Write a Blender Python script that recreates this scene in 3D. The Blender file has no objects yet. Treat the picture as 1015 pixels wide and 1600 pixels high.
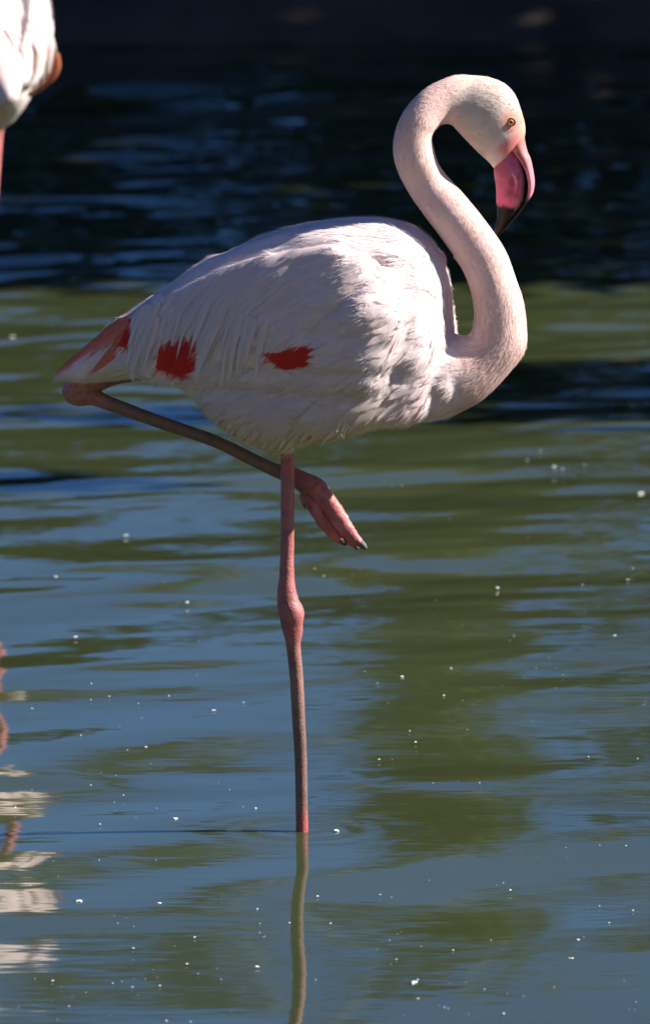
import bpy, bmesh, math, random
import numpy as np
from mathutils import Vector, Matrix, noise
from mathutils.bvhtree import BVHTree
R = math.radians
random.seed(7); rng = np.random.default_rng(7)
sc = bpy.context.scene
COL = sc.collection

# ------------------------------------------------------------------ camera
CAM_D, CAM_H, PITCH, FPX = 20.0, 3.2, R(7.686), 20245.0
cam = bpy.data.cameras.new('camera'); camo = bpy.data.objects.new('camera', cam); COL.objects.link(camo)
camo.location = (0, -CAM_D, CAM_H); camo.rotation_euler = (R(90) - PITCH, 0, 0)
cam.sensor_fit = 'AUTO'; cam.sensor_width = 36; cam.lens = FPX / 1600 * 36
cam.clip_start = 0.1; cam.clip_end = 2000
cam.dof.use_dof = True; cam.dof.focus_distance = 20.2; cam.dof.aperture_fstop = 10
sc.camera = camo

# ------------------------------------------------------------------ sky and sun
SUN_EL, SUN_AZ = R(36), R(-2)          # azimuth: degrees from +X towards the camera (-Y)
w = bpy.data.worlds.new('World'); sc.world = w; w.use_nodes = True
nt = w.node_tree; nt.nodes.clear()
out = nt.nodes.new('ShaderNodeOutputWorld'); bg = nt.nodes.new('ShaderNodeBackground')
sky = nt.nodes.new('ShaderNodeTexSky'); sky.sky_type = 'NISHITA'; sky.sun_disc = False
sky.sun_elevation = SUN_EL; sky.sun_rotation = R(90) + SUN_AZ
sky.altitude = 2500; sky.air_density = 1.0; sky.dust_density = 0.0; sky.ozone_density = 6.0
bg.inputs[1].default_value = 0.050
tint = nt.nodes.new('ShaderNodeMix'); tint.data_type = 'RGBA'; tint.blend_type = 'MULTIPLY'; tint.inputs[0].default_value = 1
tint.inputs[7].default_value = (.42, .68, .96, 1)      # white balance set for the warm low sun: the whole sky a deeper blue
nt.links.new(sky.outputs[0], tint.inputs[6]); nt.links.new(tint.outputs[2], bg.inputs[0]); nt.links.new(bg.outputs[0], out.inputs[0])
sd = Vector((math.cos(SUN_EL) * math.cos(SUN_AZ), -math.cos(SUN_EL) * math.sin(SUN_AZ), math.sin(SUN_EL)))
sl = bpy.data.lights.new('sun', 'SUN'); sl.energy = 5.0; sl.angle = R(0.53); sl.color = (1, 0.93, 0.85)
so = bpy.data.objects.new('sun', sl); COL.objects.link(so); so.rotation_euler = sd.to_track_quat('Z', 'Y').to_euler()
sc.view_settings.view_transform = 'Standard'; sc.view_settings.look = 'None'
sc.view_settings.exposure = 1.2; sc.view_settings.gamma = 1; sc.view_settings.use_curve_mapping = False
sc.render.engine = 'CYCLES'
sc.cycles.use_denoising = True
sc.cycles.max_bounces = 6; sc.cycles.transparent_max_bounces = 12
sc.cycles.caustics_reflective = True; sc.cycles.sample_clamp_indirect = 3; sc.cycles.blur_glossy = .5

# ------------------------------------------------------------------ helpers
CP, SP = math.cos(PITCH), math.sin(PITCH)
def at(px, py, Y=0.0):
    dx, dy = (px - 507.5) / FPX, -(py - 800) / FPX
    t = (Y + CAM_D) / (CP + dy * SP)
    return Vector((t * dx, Y, CAM_H + t * (-SP + dy * CP)))
def ground(px, py):
    dx, dy = (px - 507.5) / FPX, -(py - 800) / FPX
    t = CAM_H / (SP - dy * CP)
    return Vector((t * dx, -CAM_D + t * (CP + dy * SP), 0))
def proj(x, z, Y=0.0):
    zc = (Y + CAM_D) * CP - (z - CAM_H) * SP
    yc = (Y + CAM_D) * SP + (z - CAM_H) * CP
    return 507.5 + FPX * x / zc, 800 - FPX * yc / zc
def sstep(a, b, x):
    t = min(1, max(0, (x - a) / (b - a))); return t * t * (3 - 2 * t)
def lerp3(a, b, t): return tuple(a[i] + (b[i] - a[i]) * t for i in range(3))
def mk(name, verts, faces, mat=None, parent=None, smooth=True, uvs=None, cols=None):
    me = bpy.data.meshes.new(name); me.from_pydata([tuple(v) for v in verts], [], faces)
    if smooth: me.polygons.foreach_set('use_smooth', [True] * len(me.polygons))
    if uvs is not None:
        ul = me.uv_layers.new(name='UV'); vi = np.zeros(len(me.loops), np.int32); me.loops.foreach_get('vertex_index', vi)
        ul.data.foreach_set('uv', np.asarray(uvs, np.float32)[vi].ravel())
    if cols is not None: set_col(me, cols)
    if mat: me.materials.append(mat)
    o = bpy.data.objects.new(name, me); COL.objects.link(o)
    if parent: o.parent = parent
    return o
def set_col(me, cols):
    a = me.attributes.new('col', 'FLOAT_COLOR', 'POINT')
    c = np.ones((len(me.vertices), 4), np.float32); c[:, :3] = np.asarray(cols, np.float32)
    a.data.foreach_set('color', c.ravel())
def tag(o, label=None, cat=None, group=None, kind=None):
    if label: o['label'] = label
    if cat: o['category'] = cat
    if group: o['group'] = group
    if kind: o['kind'] = kind
    return o
def empty(name, loc, rz=0):
    o = bpy.data.objects.new(name, None); COL.objects.link(o); o.location = loc; o.rotation_euler = (0, 0, rz); o.empty_display_size = .1
    return o

# ------------------------------------------------------------------ materials
class NT:
    def __init__(s, name):
        s.m = bpy.data.materials.new(name); s.m.use_nodes = True; s.t = s.m.node_tree
        s.b = s.t.nodes['Principled BSDF']; s.o = s.t.nodes['Material Output']
    def n(s, typ, **kw):
        x = s.t.nodes.new('ShaderNode' + typ)
        for k, v in kw.items():
            if k.startswith('_'): x.inputs[k[1:].replace('_', ' ')].default_value = v
            else: setattr(x, k, v)
        return x
    def l(s, a, b): s.t.links.new(a, b)
    def math(s, op, a, b=None, c=None, clamp=False):
        x = s.n('Math', operation=op); x.use_clamp = clamp
        for i, v in enumerate((a, b, c)):
            if v is None: continue
            if isinstance(v, (int, float)): x.inputs[i].default_value = v
            else: s.l(v, x.inputs[i])
        return x.outputs[0]
    def mix(s, f, a, b, blend='MIX'):
        x = s.n('Mix', data_type='RGBA', blend_type=blend)
        for i, v in ((0, f), (6, a), (7, b)):
            if isinstance(v, (int, float)): x.inputs[i].default_value = v
            elif isinstance(v, tuple): x.inputs[i].default_value = (*v, 1)
            else: s.l(v, x.inputs[i])
        return x.outputs[2]
    def ramp(s, f, stops):
        x = s.n('ValToRGB'); cr = x.color_ramp
        cr.elements[0].position, cr.elements[1].position = stops[0][0], stops[-1][0]
        cr.elements[0].color = (*stops[0][1], 1); cr.elements[-1].color = (*stops[-1][1], 1)
        for p, c in stops[1:-1]: e = cr.elements.new(p); e.color = (*c, 1)
        s.l(f, x.inputs[0]); return x.outputs[0]
    def bump(s, h, strength, dist):
        x = s.n('Bump'); x.inputs['Strength'].default_value = strength; x.inputs['Distance'].default_value = dist
        s.l(h, x.inputs['Height']); s.l(x.outputs[0], s.b.inputs['Normal']); return x
    def noise(s, vec, scale, detail=3, rough=.5):
        x = s.n('TexNoise', _Scale=scale, _Detail=detail, _Roughness=rough)
        if vec is not None: s.l(vec, x.inputs['Vector'])
        return x.outputs[0]

def water_mat():
    m = NT('murky_pond_water'); tc = m.n('TexCoord').outputs['Object']
    n1 = m.noise(tc, 0.9, 3)
    m.l(m.ramp(n1, [(.3, (.033, .042, .016)), (.7, (.042, .053, .021))]), m.b.inputs['Base Color'])
    m.b.inputs['Roughness'].default_value = .04; m.b.inputs['IOR'].default_value = 1.333; m.b.inputs['Specular IOR Level'].default_value = .2
    mp = m.n('Mapping'); mp.inputs['Scale'].default_value = (3, 7, 1); mp.inputs['Rotation'].default_value = (0, 0, R(-14)); m.l(tc, mp.inputs[0])
    m.bump(m.noise(mp.outputs[0], 1.0, 3, .55), .05, .02)
    return m.m
def feather_mat():
    m = NT('feather_vane'); a = m.n('Attribute', attribute_name='col').outputs['Color']
    uv = m.n('UVMap', uv_map='UV').outputs[0]; sp = m.n('SeparateXYZ'); m.l(uv, sp.inputs[0])
    u = m.math('SUBTRACT', m.math('MULTIPLY', sp.outputs[0], 2.0), 1.0); au = m.math('ABSOLUTE', u); v = sp.outputs[1]
    oi = m.n('ObjectInfo').outputs['Random']
    barb = m.math('SUBTRACT', m.math('MULTIPLY', v, 34.0), m.math('MULTIPLY', au, 9.0))
    cb = m.n('CombineXYZ'); m.l(m.math('MULTIPLY', u, 1.2), cb.inputs[0]); m.l(barb, cb.inputs[1]); m.l(m.math('MULTIPLY', oi, 50.0), cb.inputs[2])
    st = m.noise(cb.outputs[0], 1.0, 3, .6)
    cb2 = m.n('CombineXYZ'); m.l(m.math('MULTIPLY', u, 9.0), cb2.inputs[0]); m.l(m.math('MULTIPLY', v, 1.5), cb2.inputs[1]); m.l(m.math('MULTIPLY', oi, 70.0), cb2.inputs[2])
    st2 = m.noise(cb2.outputs[0], 1.0, 3, .6)
    c = m.mix(.24, a, m.ramp(st2, [(.3, (.72, .67, .67)), (.65, (1, 1, 1))]), 'MULTIPLY')
    c = m.mix(.08, c, m.ramp(st, [(.3, (.6, .55, .55)), (.6, (1, 1, 1))]), 'MULTIPLY')
    m.l(c, m.b.inputs['Base Color']); m.b.inputs['Roughness'].default_value = .75
    m.b.inputs['Specular IOR Level'].default_value = .25
    m.bump(m.math('ADD', st, m.math('MULTIPLY', st2, 1.5)), .18, .002)
    # frayed margins
    e1 = m.math('LESS_THAN', au, m.math('ADD', m.math('MULTIPLY', st, 1.5), .10))
    e2 = m.math('LESS_THAN', v, m.math('ADD', m.math('MULTIPLY', st2, 1.1), .32))
    al = m.math('MULTIPLY', e1, e2)
    tr = m.n('BsdfTranslucent'); m.l(c, tr.inputs[0]); mx = m.n('MixShader'); mx.inputs[0].default_value = .35
    m.l(m.b.outputs[0], mx.inputs[1]); m.l(tr.outputs[0], mx.inputs[2])
    tp = m.n('BsdfTransparent'); m2 = m.n('MixShader'); m.l(al, m2.inputs[0]); m.l(tp.outputs[0], m2.inputs[1]); m.l(mx.outputs[0], m2.inputs[2])
    m.l(m2.outputs[0], m.o.inputs[0]); return m.m
def plum_mat(name, bumpd=.004, bs=.5, scale=160):
    m = NT(name); a = m.n('Attribute', attribute_name='col').outputs['Color']; tc = m.n('TexCoord').outputs['Object']
    n1 = m.noise(tc, 28, 4); n2 = m.noise(tc, scale, 3, .6)
    c = m.mix(.5, a, m.ramp(n1, [(.3, (.82, .76, .74)), (.65, (1, 1, 1))]), 'MULTIPLY')
    c = m.mix(.18, c, m.ramp(n2, [(.3, (.7, .64, .62)), (.6, (1, 1, 1))]), 'MULTIPLY')
    m.l(c, m.b.inputs['Base Color']); m.b.inputs['Roughness'].default_value = .85; m.b.inputs['Specular IOR Level'].default_value = .2
    m.bump(n2, bs, bumpd); return m.m
def skin_mat(name, rough=.5, scale=220, bs=.4):
    m = NT(name); a = m.n('Attribute', attribute_name='col').outputs['Color']; tc = m.n('TexCoord').outputs['Object']
    vo = m.n('TexVoronoi', _Scale=scale); m.l(tc, vo.inputs['Vector'])
    n1 = m.noise(tc, 45, 4, .65)
    c = m.mix(.75, a, m.ramp(n1, [(.32, (.50, .46, .42)), (.5, (.85, .83, .8)), (.66, (1.0, 1.0, 1.0))]), 'MULTIPLY')
    m.l(c, m.b.inputs['Base Color']); m.b.inputs['Roughness'].default_value = rough
    m.bump(m.math('ADD', vo.outputs['Distance'], n1), bs, .002); return m.m
def plain(name, col, rough=.6, nscale=None, var=.3, bump=0):
    m = NT(name)
    if nscale:
        n1 = m.noise(m.n('TexCoord').outputs['Object'], nscale, 5, .6)
        m.l(m.ramp(n1, [(.3, tuple(c * (1 - var) for c in col)), (.7, tuple(min(1, c * (1 + var)) for c in col))]), m.b.inputs['Base Color'])
        if bump: m.bump(n1, .7, bump)
    else: m.b.inputs['Base Color'].default_value = (*col, 1)
    m.b.inputs['Roughness'].default_value = rough; return m.m
def leaf_mat(name, c1, c2):
    m = NT(name); n1 = m.noise(m.n('TexCoord').outputs['Object'], 2.2, 4)
    c = m.ramp(n1, [(.3, c1), (.7, c2)]); m.l(c, m.b.inputs['Base Color']); m.b.inputs['Roughness'].default_value = .55
    tr = m.n('BsdfTranslucent'); m.l(c, tr.inputs[0]); mx = m.n('MixShader'); mx.inputs[0].default_value = .3
    m.l(m.b.outputs[0], mx.inputs[1]); m.l(tr.outputs[0], mx.inputs[2]); m.l(mx.outputs[0], m.o.inputs[0]); return m.m
M_WATER = water_mat(); M_FEATH = feather_mat(); M_BODY = plum_mat('body_plumage', .002, .2, 110); M_DOWN = plum_mat('short_down', .001, .2, 90)
M_LEG = skin_mat('leg_skin', .55, 300, .28); M_BILL = skin_mat('bill_horn', .5, 120, .12); M_BILL.node_tree.nodes['Principled BSDF'].inputs['Specular IOR Level'].default_value = .2
M_IRIS = plain('iris_yellow', (.85, .60, .14), .15); M_PUPIL = plain('pupil_black', (.006, .006, .006), .08)
M_LID = plain('eyelid_pink', (.62, .22, .2), .6, 200, .25); M_CLAW = plain('claw_grey', (.10, .085, .085), .65, 90, .4)
M_SOIL = plain('bank_soil', (.06, .045, .03), .95, 3, .6, .05); M_STONE = plain('bank_stone', (.13, .11, .09), .9, 5, .4, .03)
M_BARK = plain('bark', (.09, .065, .045), .9, 8, .4, .02)
M_LEAF = leaf_mat('foliage', (.035, .055, .014), (.075, .10, .025)); M_FLUFF = plain('white_fluff', (.8, .79, .76), .9, 60, .12)

# ------------------------------------------------------------------ water
def axis(lo, hi, step, coarse):
    a = np.arange(lo, hi + step / 2, step); return np.array(sorted(set([lo - c for c in coarse] + list(a) + [hi + c for c in coarse])))
gx = axis(-1.5, 1.5, .0125, [.3, .8, 1.5, 3, 6, 12, 25, 60, 150, 400]); gy = axis(-2.3, 13.6, .0125, [.3, .8, 1.5, 3, 6, 12, 25, 60, 150, 400])
X, Y = np.meshgrid(gx, gy)
Z = np.zeros_like(X)
wr = np.random.default_rng(21)
def ss(a, b, x): t = np.clip((x - a) / (b - a), 0, 1); return t * t * (3 - 2 * t)
far = ss(-1.5, 8.5, Y)
patch = .65 + .5 * np.sin(1.7 * X + 2.3 * Y + 1) * np.sin(2.9 * Y - 1.1 * X)
for i in range(70):
    lam = .12 * (9 ** wr.random()); k = 2 * math.pi / lam
    ang = R(90) + R(18) + wr.normal() * R(30)         # travel direction: crests nearly across the view
    slope = .0115 * (lam / .3) ** .3
    ph = wr.random() * 6.283
    amp = slope / k
    env = (.02 + 1.5 * far ** 1.3) if lam < .28 else (.11 + .66 * far)
    Z += amp * env * patch * np.sin(k * (math.cos(ang) * X + math.sin(ang) * Y) + ph)
for i in range(16):
    lam = .42 * (3.4 ** wr.random()); k = 2 * math.pi / lam; ang = R(90) + R(46) + wr.normal() * R(10)
    Z += .0072 / k * (1 - .8 * far) * (.6 + .6 * np.sin(.9 * X - 1.3 * Y + i)) * np.sin(k * (math.cos(ang) * X + math.sin(ang) * Y) + wr.random() * 6.283)
Z *= (1 - ss(1.2, 1.5, np.abs(X))) * (1 - ss(13.2, 13.6, Y)) * ss(-2.3, -2.1, Y)
# small ring ripples round the standing leg
rr = np.hypot(X + .0335, (Y + .02)); Z += .0007 * np.exp(-rr * 14) * np.cos(rr * 95) * (rr > .012)
nx, ny = len(gx), len(gy)
V = np.stack([X.ravel(), Y.ravel(), Z.ravel()], 1).astype(np.float32)
idx = np.arange(nx * ny).reshape(ny, nx)
F = np.stack([idx[:-1, :-1], idx[:-1, 1:], idx[1:, 1:], idx[1:, :-1]], -1).reshape(-1, 4).astype(np.int32)
me = bpy.data.meshes.new('pond_water'); me.vertices.add(len(V)); me.vertices.foreach_set('co', V.ravel())
me.loops.add(F.size); me.loops.foreach_set('vertex_index', F.ravel()); me.polygons.add(len(F))
me.polygons.foreach_set('loop_start', np.arange(0, F.size, 4, dtype=np.int32)); me.polygons.foreach_set('use_smooth', np.ones(len(F), bool))
me.update(); me.validate(); me.materials.append(M_WATER)
o = bpy.data.objects.new('pond_water', me); COL.objects.link(o); tag(o, 'murky green pond water with blue sky ripples', kind='structure')

# ------------------------------------------------------------------ far bank
bx = np.concatenate([np.linspace(-40, -2.2, 30), np.linspace(-2, 2, 90), np.linspace(2.2, 40, 30)])
prof = [(12.3, -.35), (12.5, -.06), (12.65, .03), (12.8, .12), (13.1, .22), (13.6, .32), (14.2, .45), (15.5, .6), (19, .8), (45, 1.2), (400, 1.5)]
bv, bf = [], []
for i, x in enumerate(bx):
    for j, (y, z) in enumerate(prof):
        n = noise.noise((x * 1.3, y * 1.1, 3)) * .16 + noise.noise((x * 5, y * 5, 1)) * .05
        bv.append((x, y + n * (1 if j < 8 else 0), z + (n * .35 if j > 1 else 0)))
m_ = len(prof)
for i in range(len(bx) - 1):
    for j in range(m_ - 1): bf.append((i * m_ + j, (i + 1) * m_ + j, (i + 1) * m_ + j + 1, i * m_ + j + 1))
tag(mk('far_bank', bv, bf, M_SOIL), kind='structure')
# pale slope added behind the camera, unseen, to bounce warm light on the birds
nv, nf = [], []
nprof = [(-13, -.3), (-13.6, .12), (-16, .7), (-19, 1.25), (-22, 2.0), (-27, 4.2), (-34, 8.0), (-45, 14), (-60, 20), (-90, 26), (-300, 40)]
nxs = np.concatenate([np.linspace(-120, -32, 8), np.linspace(-28, 28, 29), np.linspace(32, 120, 8)])
for x in nxs:
    for (y, z) in nprof: nv.append((x, y + noise.noise((x * .3, y * .2, 5)) * .5, z + (noise.noise((x * .2, y * .2, 9)) * .5 if z > 3 else noise.noise((x * .4, y * .5, 2)) * .08)))
for i in range(len(nxs) - 1):
    for j in range(len(nprof) - 1): a = i * len(nprof) + j; nf.append((a, a + 1, a + 1 + len(nprof), a + len(nprof)))
tag(mk('bounce_slope', nv, nf, plain('bounce_sand', (.24, .215, .195), .95, 1.2, .15, .03)), kind='structure')

def leaf_cloud(blobs, dens, size, seed):
    r = np.random.default_rng(seed); P = []
    for (cx, cy, cz, rx, ry, rz) in blobs:
        n = max(8, int(dens * (rx * ry * rz) ** (2 / 3)))
        d = r.normal(size=(n, 3)); d /= np.linalg.norm(d, axis=1)[:, None]
        rad = r.random(n) ** .45 * (1 + .18 * r.normal(size=n))
        P.append(np.array([cx, cy, cz]) + d * rad[:, None] * np.array([rx, ry, rz]))
    P = np.concatenate(P); n = len(P)
    a = r.normal(size=(n, 3)); a /= np.linalg.norm(a, axis=1)[:, None]
    b = np.cross(a, r.normal(size=(n, 3))); b /= np.linalg.norm(b, axis=1)[:, None]
    L = size * (.6 + .8 * r.random(n))[:, None]; W = L * .42
    V = np.stack([P, P + a * L * .5 + b * W, P + a * L, P + a * L * .5 - b * W], 1).reshape(-1, 3)
    F = np.arange(n * 4).reshape(n, 4)
    return V, F
def add_cloud(name, blobs, dens, size, seed, mat, parent=None):
    V, F = leaf_cloud(blobs, dens, size, seed); return mk(name, V, F.tolist(), mat, parent, smooth=False)
def limb_mesh(paths):
    V, F = [], []
    for pts in paths:
        base = len(V); n = 7
        for i, (p, r) in enumerate(pts):
            p = Vector(p); d = (Vector(pts[min(i + 1, len(pts) - 1)][0]) - Vector(pts[max(i - 1, 0)][0])).normalized()
            s = d.cross(Vector((0, 1, .1))).normalized() if abs(d.y) < .9 else Vector((1, 0, 0)); t = d.cross(s)
            for k in range(n): a = 6.283 * k / n; V.append(p + (s * math.cos(a) + t * math.sin(a)) * r)
        for i in range(len(pts) - 1):
            for k in range(n): F.append((base + i * n + k, base + i * n + (k + 1) % n, base + (i + 1) * n + (k + 1) % n, base + (i + 1) * n + k))
    return V, F
# dense low thicket along the far bank: seen as the dark reflection over the back of the pond
r = np.random.default_rng(5); blobs = []
for x in np.arange(-9, 9, .36):
    top = 1.36 + .22 * sstep(-.25, .35, x) + .12 * math.sin(x * 3.1 + .6) + .12 * math.sin(x * 7.3 + 2)
    if abs(x) > 2.5: top += .8
    for z in np.arange(.35, top, .30):
        for yy in (14.4, 14.9): blobs.append((x + .12 * r.normal(), yy + .2 * r.normal(), z, .34, .36, .28))
tag(add_cloud('bank_thicket', blobs, 1100, .09, 3, M_LEAF), 'dark dense thicket along the far bank', kind='stuff')
def tree(name, base, h, blobs, dens, leaf, seed, label, group=None):
    t = empty(name, base); rr_ = random.Random(seed)
    paths = [[((0, 0, -.1), .09 * h / 3), ((.04, .02, h * .35), .07 * h / 3), ((-.03, .05, h * .7), .045 * h / 3), ((.02, 0, h * .95), .012)]]
    for b in [q_ for q_ in blobs if name != 'shadow_caster' or abs(q_[1]) < .45][::max(1, len(blobs) // 10)]:
        z0 = min(h * .8, max(.3, b[2] * .55)); paths.append([((0, .02, z0), .03 * h / 3), ((b[0] * .5, b[1] * .5, (z0 + b[2]) * .5 + .05), .02 * h / 3), ((b[0], b[1], b[2]), .007)])
    V, F = limb_mesh(paths); mk('trunk', V, F, M_BARK, t)
    add_cloud('crown', blobs, dens, leaf, seed, M_LEAF, t)
    return tag(t, label, 'tree', group)
def crown(h, rad, n, seed, z0=.3):
    q = np.random.default_rng(seed); out_ = []
    for i in range(n):
        z = h * (z0 + (1 - z0) * q.random()); s = rad * (1 - .75 * ((z / h - z0) / (1 - z0)) ** 1.6); a = q.random() * 6.283
        out_.append((s * .75 * math.cos(a), s * .75 * math.sin(a), z, .30 * rad + .12, .30 * rad + .12, .26 * rad + .10))
    return out_
tree('slender_tree', (.33, 15.6, .55), 1.95, crown(1.9, .24, 40, 4, .1), 2600, .06, 11, 'slender green tree on the far bank mirrored in the pond')
q_ = np.random.default_rng(32)
cr_ = [(x_ - 2.2 + .10 * q_.normal(), .25 * q_.normal(), z_ - .8 + .05 * q_.normal(), .22, .24, .075) for (x_, z_) in
       [(-1.0, 3.55), (-.85, 3.7), (-.95, 3.85), (-.7, 3.8), (-.55, 3.45), (-.4, 3.5), (-.3, 3.62), (-.5, 3.66), (-.2, 3.78), (.05, 3.5), (.25, 3.46), (.45, 3.40), (.6, 3.38), (.72, 3.44), (.5, 3.6), (.3, 3.68), (.65, 3.72), (.8, 3.66), (1.2, 3.6), (1.6, 3.8), (2.2, 3.9), (1.9, 3.6), (2.6, 3.8), (2.3, 4.3)]]
tree('spreading_tree', (2.2, 20, .8), 3.2, cr_, 2600, .07, 32, 'spreading tree behind the far bank mirrored along the bottom of the pond')
# right-hand shore trees, unseen outside the frame, placed to shade the pond
def grow(cells, seed):
    q = np.random.default_rng(seed); return [(x + .1 * q.normal(), y + .08 * q.normal(), z + .08 * q.normal(), s, s, s) for (x, y, z, s) in cells]
def shade(px, py, X0, Y0):
    # point of the foliage above X0 that throws its shadow on the water seen at a pixel, relative to a tree at (X0, Y0)
    g_ = ground(px, py); t = (X0 - g_.x) / sd.x; return (0, g_.y + sd.y * t - Y0, sd.z * t)
y0 = ground(507, 452).y + sd.y / sd.x * 4.2
cells = [(dx, y, z, .42) for dx in (-.3, .5) for y in np.arange(y0 + .40 - 10.5, 4.5, .5) for z in np.arange(.6, 6.2, .42)]
tree('broad_tree', (4.2, 10.5, 0), 5.2, grow(cells, 2), 1300, .10, 21, 'broad leafy tree on the right shore shading the back water')
cells = []
for x in np.arange(705, 1400, 26):
    for y in (583, 604, 625, 643): c = shade(x, y, 4.1, 5.0); cells.append((*c, .085 + .04 * sstep(700, 800, x)))
for (x, y) in [(20, 745), (60, 752), (100, 765), (-30, 730), (-30, 760), (130, 645), (180, 650), (240, 648), (300, 655)]: cells.append((*shade(x, y, 4.1, 5.0), .13))
tree('shadow_caster', (4.1, 5.0, 0), 2.9, grow([(a_, b_, c_, s_) for a_, b_, c_, s_ in cells], 6), 5000, .05, 22, 'unseen foliage added on the right shore to cast a band of shade')  # unseen tree added, foliage set where its shadow band and patches must fall
# right shore under those trees
sv, sf = [], []
prx = [(2.9, -.3), (3.1, .02), (3.4, .14), (4.2, .3), (6, .4), (60, .6)]
sy = np.linspace(1.2, 24, 60)
for y in sy:
    for j, (x, z) in enumerate(prx):
        n = noise.noise((x, y * 1.4, 8)) * .15; e = sstep(1.2, 2.2, y); sv.append((x + n + (1 - e) * .6, y, z * e - .3 * (1 - e) + n * .3))
for i in range(len(sy) - 1):
    for j in range(len(prx) - 1): a = i * len(prx) + j; sf.append((a, a + 1, a + 1 + len(prx), a + len(prx)))
tag(mk('right_shore', sv, sf, M_SOIL), kind='structure')
# ------------------------------------------------------------------ flamingo: body surface
FOOT = Vector((-.0335, -.02, 0))
YAW = R(-9)      # the bird faces right and a little towards the camera
CY, SY = math.cos(YAW), math.sin(YAW)
def P(px, py, y=0.0):
    dx, dy = (px - 507.5) / FPX, -(py - 800) / FPX
    d = Vector((dx, CP + dy * SP, -SP + dy * CP)); o_ = Vector((-FOOT.x, -CAM_D, CAM_H))
    t = -(o_.x * -SY + o_.y * CY) / (d.x * -SY + d.y * CY); q_ = o_ + d * t
    return Vector((q_.x * CY + q_.y * SY, y, q_.z))
# local frame: x,z as in the world minus FOOT.x, y = 0 on the bird's midplane
def catmull(vals, n):
    vals = [np.array(v, float) for v in vals]; res = []
    for i in range(len(vals) - 1):
        p0, p1, p2, p3 = vals[max(i - 1, 0)], vals[i], vals[i + 1], vals[min(i + 2, len(vals) - 1)]
        for k in range(n):
            t = k / n; res.append(.5 * ((2 * p1) + (-p0 + p2) * t + (2 * p0 - 5 * p1 + 4 * p2 - p3) * t * t + (-p0 + 3 * p1 - 3 * p2 + p3) * t ** 3))
    res.append(vals[-1]); return res
def loft(secs, seg=24, sub=4, power=1.0, closed=True):
    """secs: (ux,uy, lx,ly, half_width, y_centre) in photo pixels / metres; ellipse between the two points."""
    V, F = [], []
    S = catmull(secs, sub)
    for s in S:
        u, l = P(s[0], s[1]), P(s[2], s[3]); c = (u + l) / 2; h = (u - l) / 2
        yc = s[5] if len(s) > 5 else 0
        for k in range(seg):
            a = 2 * math.pi * k / seg; ca, sa = math.cos(a), math.sin(a)
            if power != 1: sa = math.copysign(abs(sa) ** power, sa); ca = math.copysign(abs(ca) ** power, ca)
            V.append(c + h * ca + Vector((0, yc + max(s[4], .0008) * sa, 0)))
    n = len(S)
    for i in range(n - 1):
        for k in range(seg): F.append((i * seg + k, (i + 1) * seg + k, (i + 1) * seg + (k + 1) % seg, i * seg + (k + 1) % seg))
    F.append(tuple(range(seg))); F.append(tuple((n - 1) * seg + k for k in reversed(range(seg))))
    return V, F
TORSO = [(x, t, x, b, w_) for x, t, b, w_ in [
    (93, 576, 590, .010), (130, 544, 598, .026), (187, 497, 594, .048), (250, 455, 590, .078), (312, 411, 624, .104), (370, 384, 660, .122),
    (433, 362, 690, .134), (500, 346, 682, .140), (560, 339, 668, .140), (617, 344, 664, .132), (660, 364, 660, .114), (688, 398, 654, .076), (703, 455, 640, .044)]]
NECK = [(600, 520, 640, 660, .100), (655, 520, 688, 656, .080), (708, 523, 748, 628, .060), (724, 526, 789, 589, .049), (735, 519, 819, 549, .043), (740, 497, 822, 512, .040),
    (738.5, 472, 817, 472, .0385), (730.8, 441, 806, 438, .037), (714.5, 408, 788, 390, .036), (698, 384, 755, 342, .035), (667, 342, 724, 304, .034),
    (641, 305, 700, 277, .032), (620, 265, 684, 255, .031), (613.6, 232, 675, 222, .030), (619, 198, 677, 208, .029), (634, 168, 684, 199, .029),
    (657, 143, 690, 194, .029), (680, 128, 697, 193, .030), (711, 116, 707, 195, .032), (736, 116, 722, 211, .035), (762, 118.5, 745, 235, .037),
    (787, 128, 757, 246, .036), (803, 144, 765, 254, .033), (811, 162, 769, 259, .030), (819, 188, 770, 261, .027), (821, 205, 771, 262, .023), (818, 217, 774, 262, .019)]
HY = .045
def head_y(x, z):      # the head is turned a little away, off the plane of the neck
    return HY * sstep(.16, .27, x) * sstep(.975, 1.02, z)
def lean(secs):
    r_ = []
    for q_ in secs:
        c = P((q_[0] + q_[2]) / 2, (q_[1] + q_[3]) / 2); k = head_y(c.x, c.z)
        dx, dy = 156 * k, -134 * k; r_.append((q_[0] - dx, q_[1] - dy, q_[2] - dx, q_[3] - dy, q_[4], k))
    return r_
NECK_L = lean(NECK)
WING = [(190, 500, 192, 560, .010, .045), (225, 478, 228, 580, .016, .062), (280, 448, 284, 588, .022, .085), (350, 412, 352, 594, .030, .108), (430, 388, 432, 598, .036, .126),
    (520, 378, 520, 600, .042, .136), (590, 388, 590, 602, .046, .132), (636, 410, 636, 596, .044, .112), (670, 446, 668, 575, .034, .084), (682, 480, 682, 535, .016, .066)]
FLANK = [(300, 585, 305, 612, .012, .05), (350, 575, 352, 645, .030, .085), (420, 570, 424, 688, .048, .09), (500, 565, 500, 684, .055, .095), (580, 560, 580, 664, .050, .09), (650, 540, 655, 648, .035, .07), (690, 545, 695, 620, .015, .05)]
THIGH = [(415, 560, 490, 560, .035, -.045), (425, 640, 478, 640, .026, -.042), (436, 690, 466, 690, .014, -.032), (441, 704, 463, 704, .010, -.025)]
V, F = [], []
def addl(v, f, mirror=False):
    global V, F
    b = len(V); V += [Vector((p.x, -p.y, p.z)) for p in v] if mirror else v
    F += [tuple(b + i for i in (reversed(q) if mirror else q)) for q in f]
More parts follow.
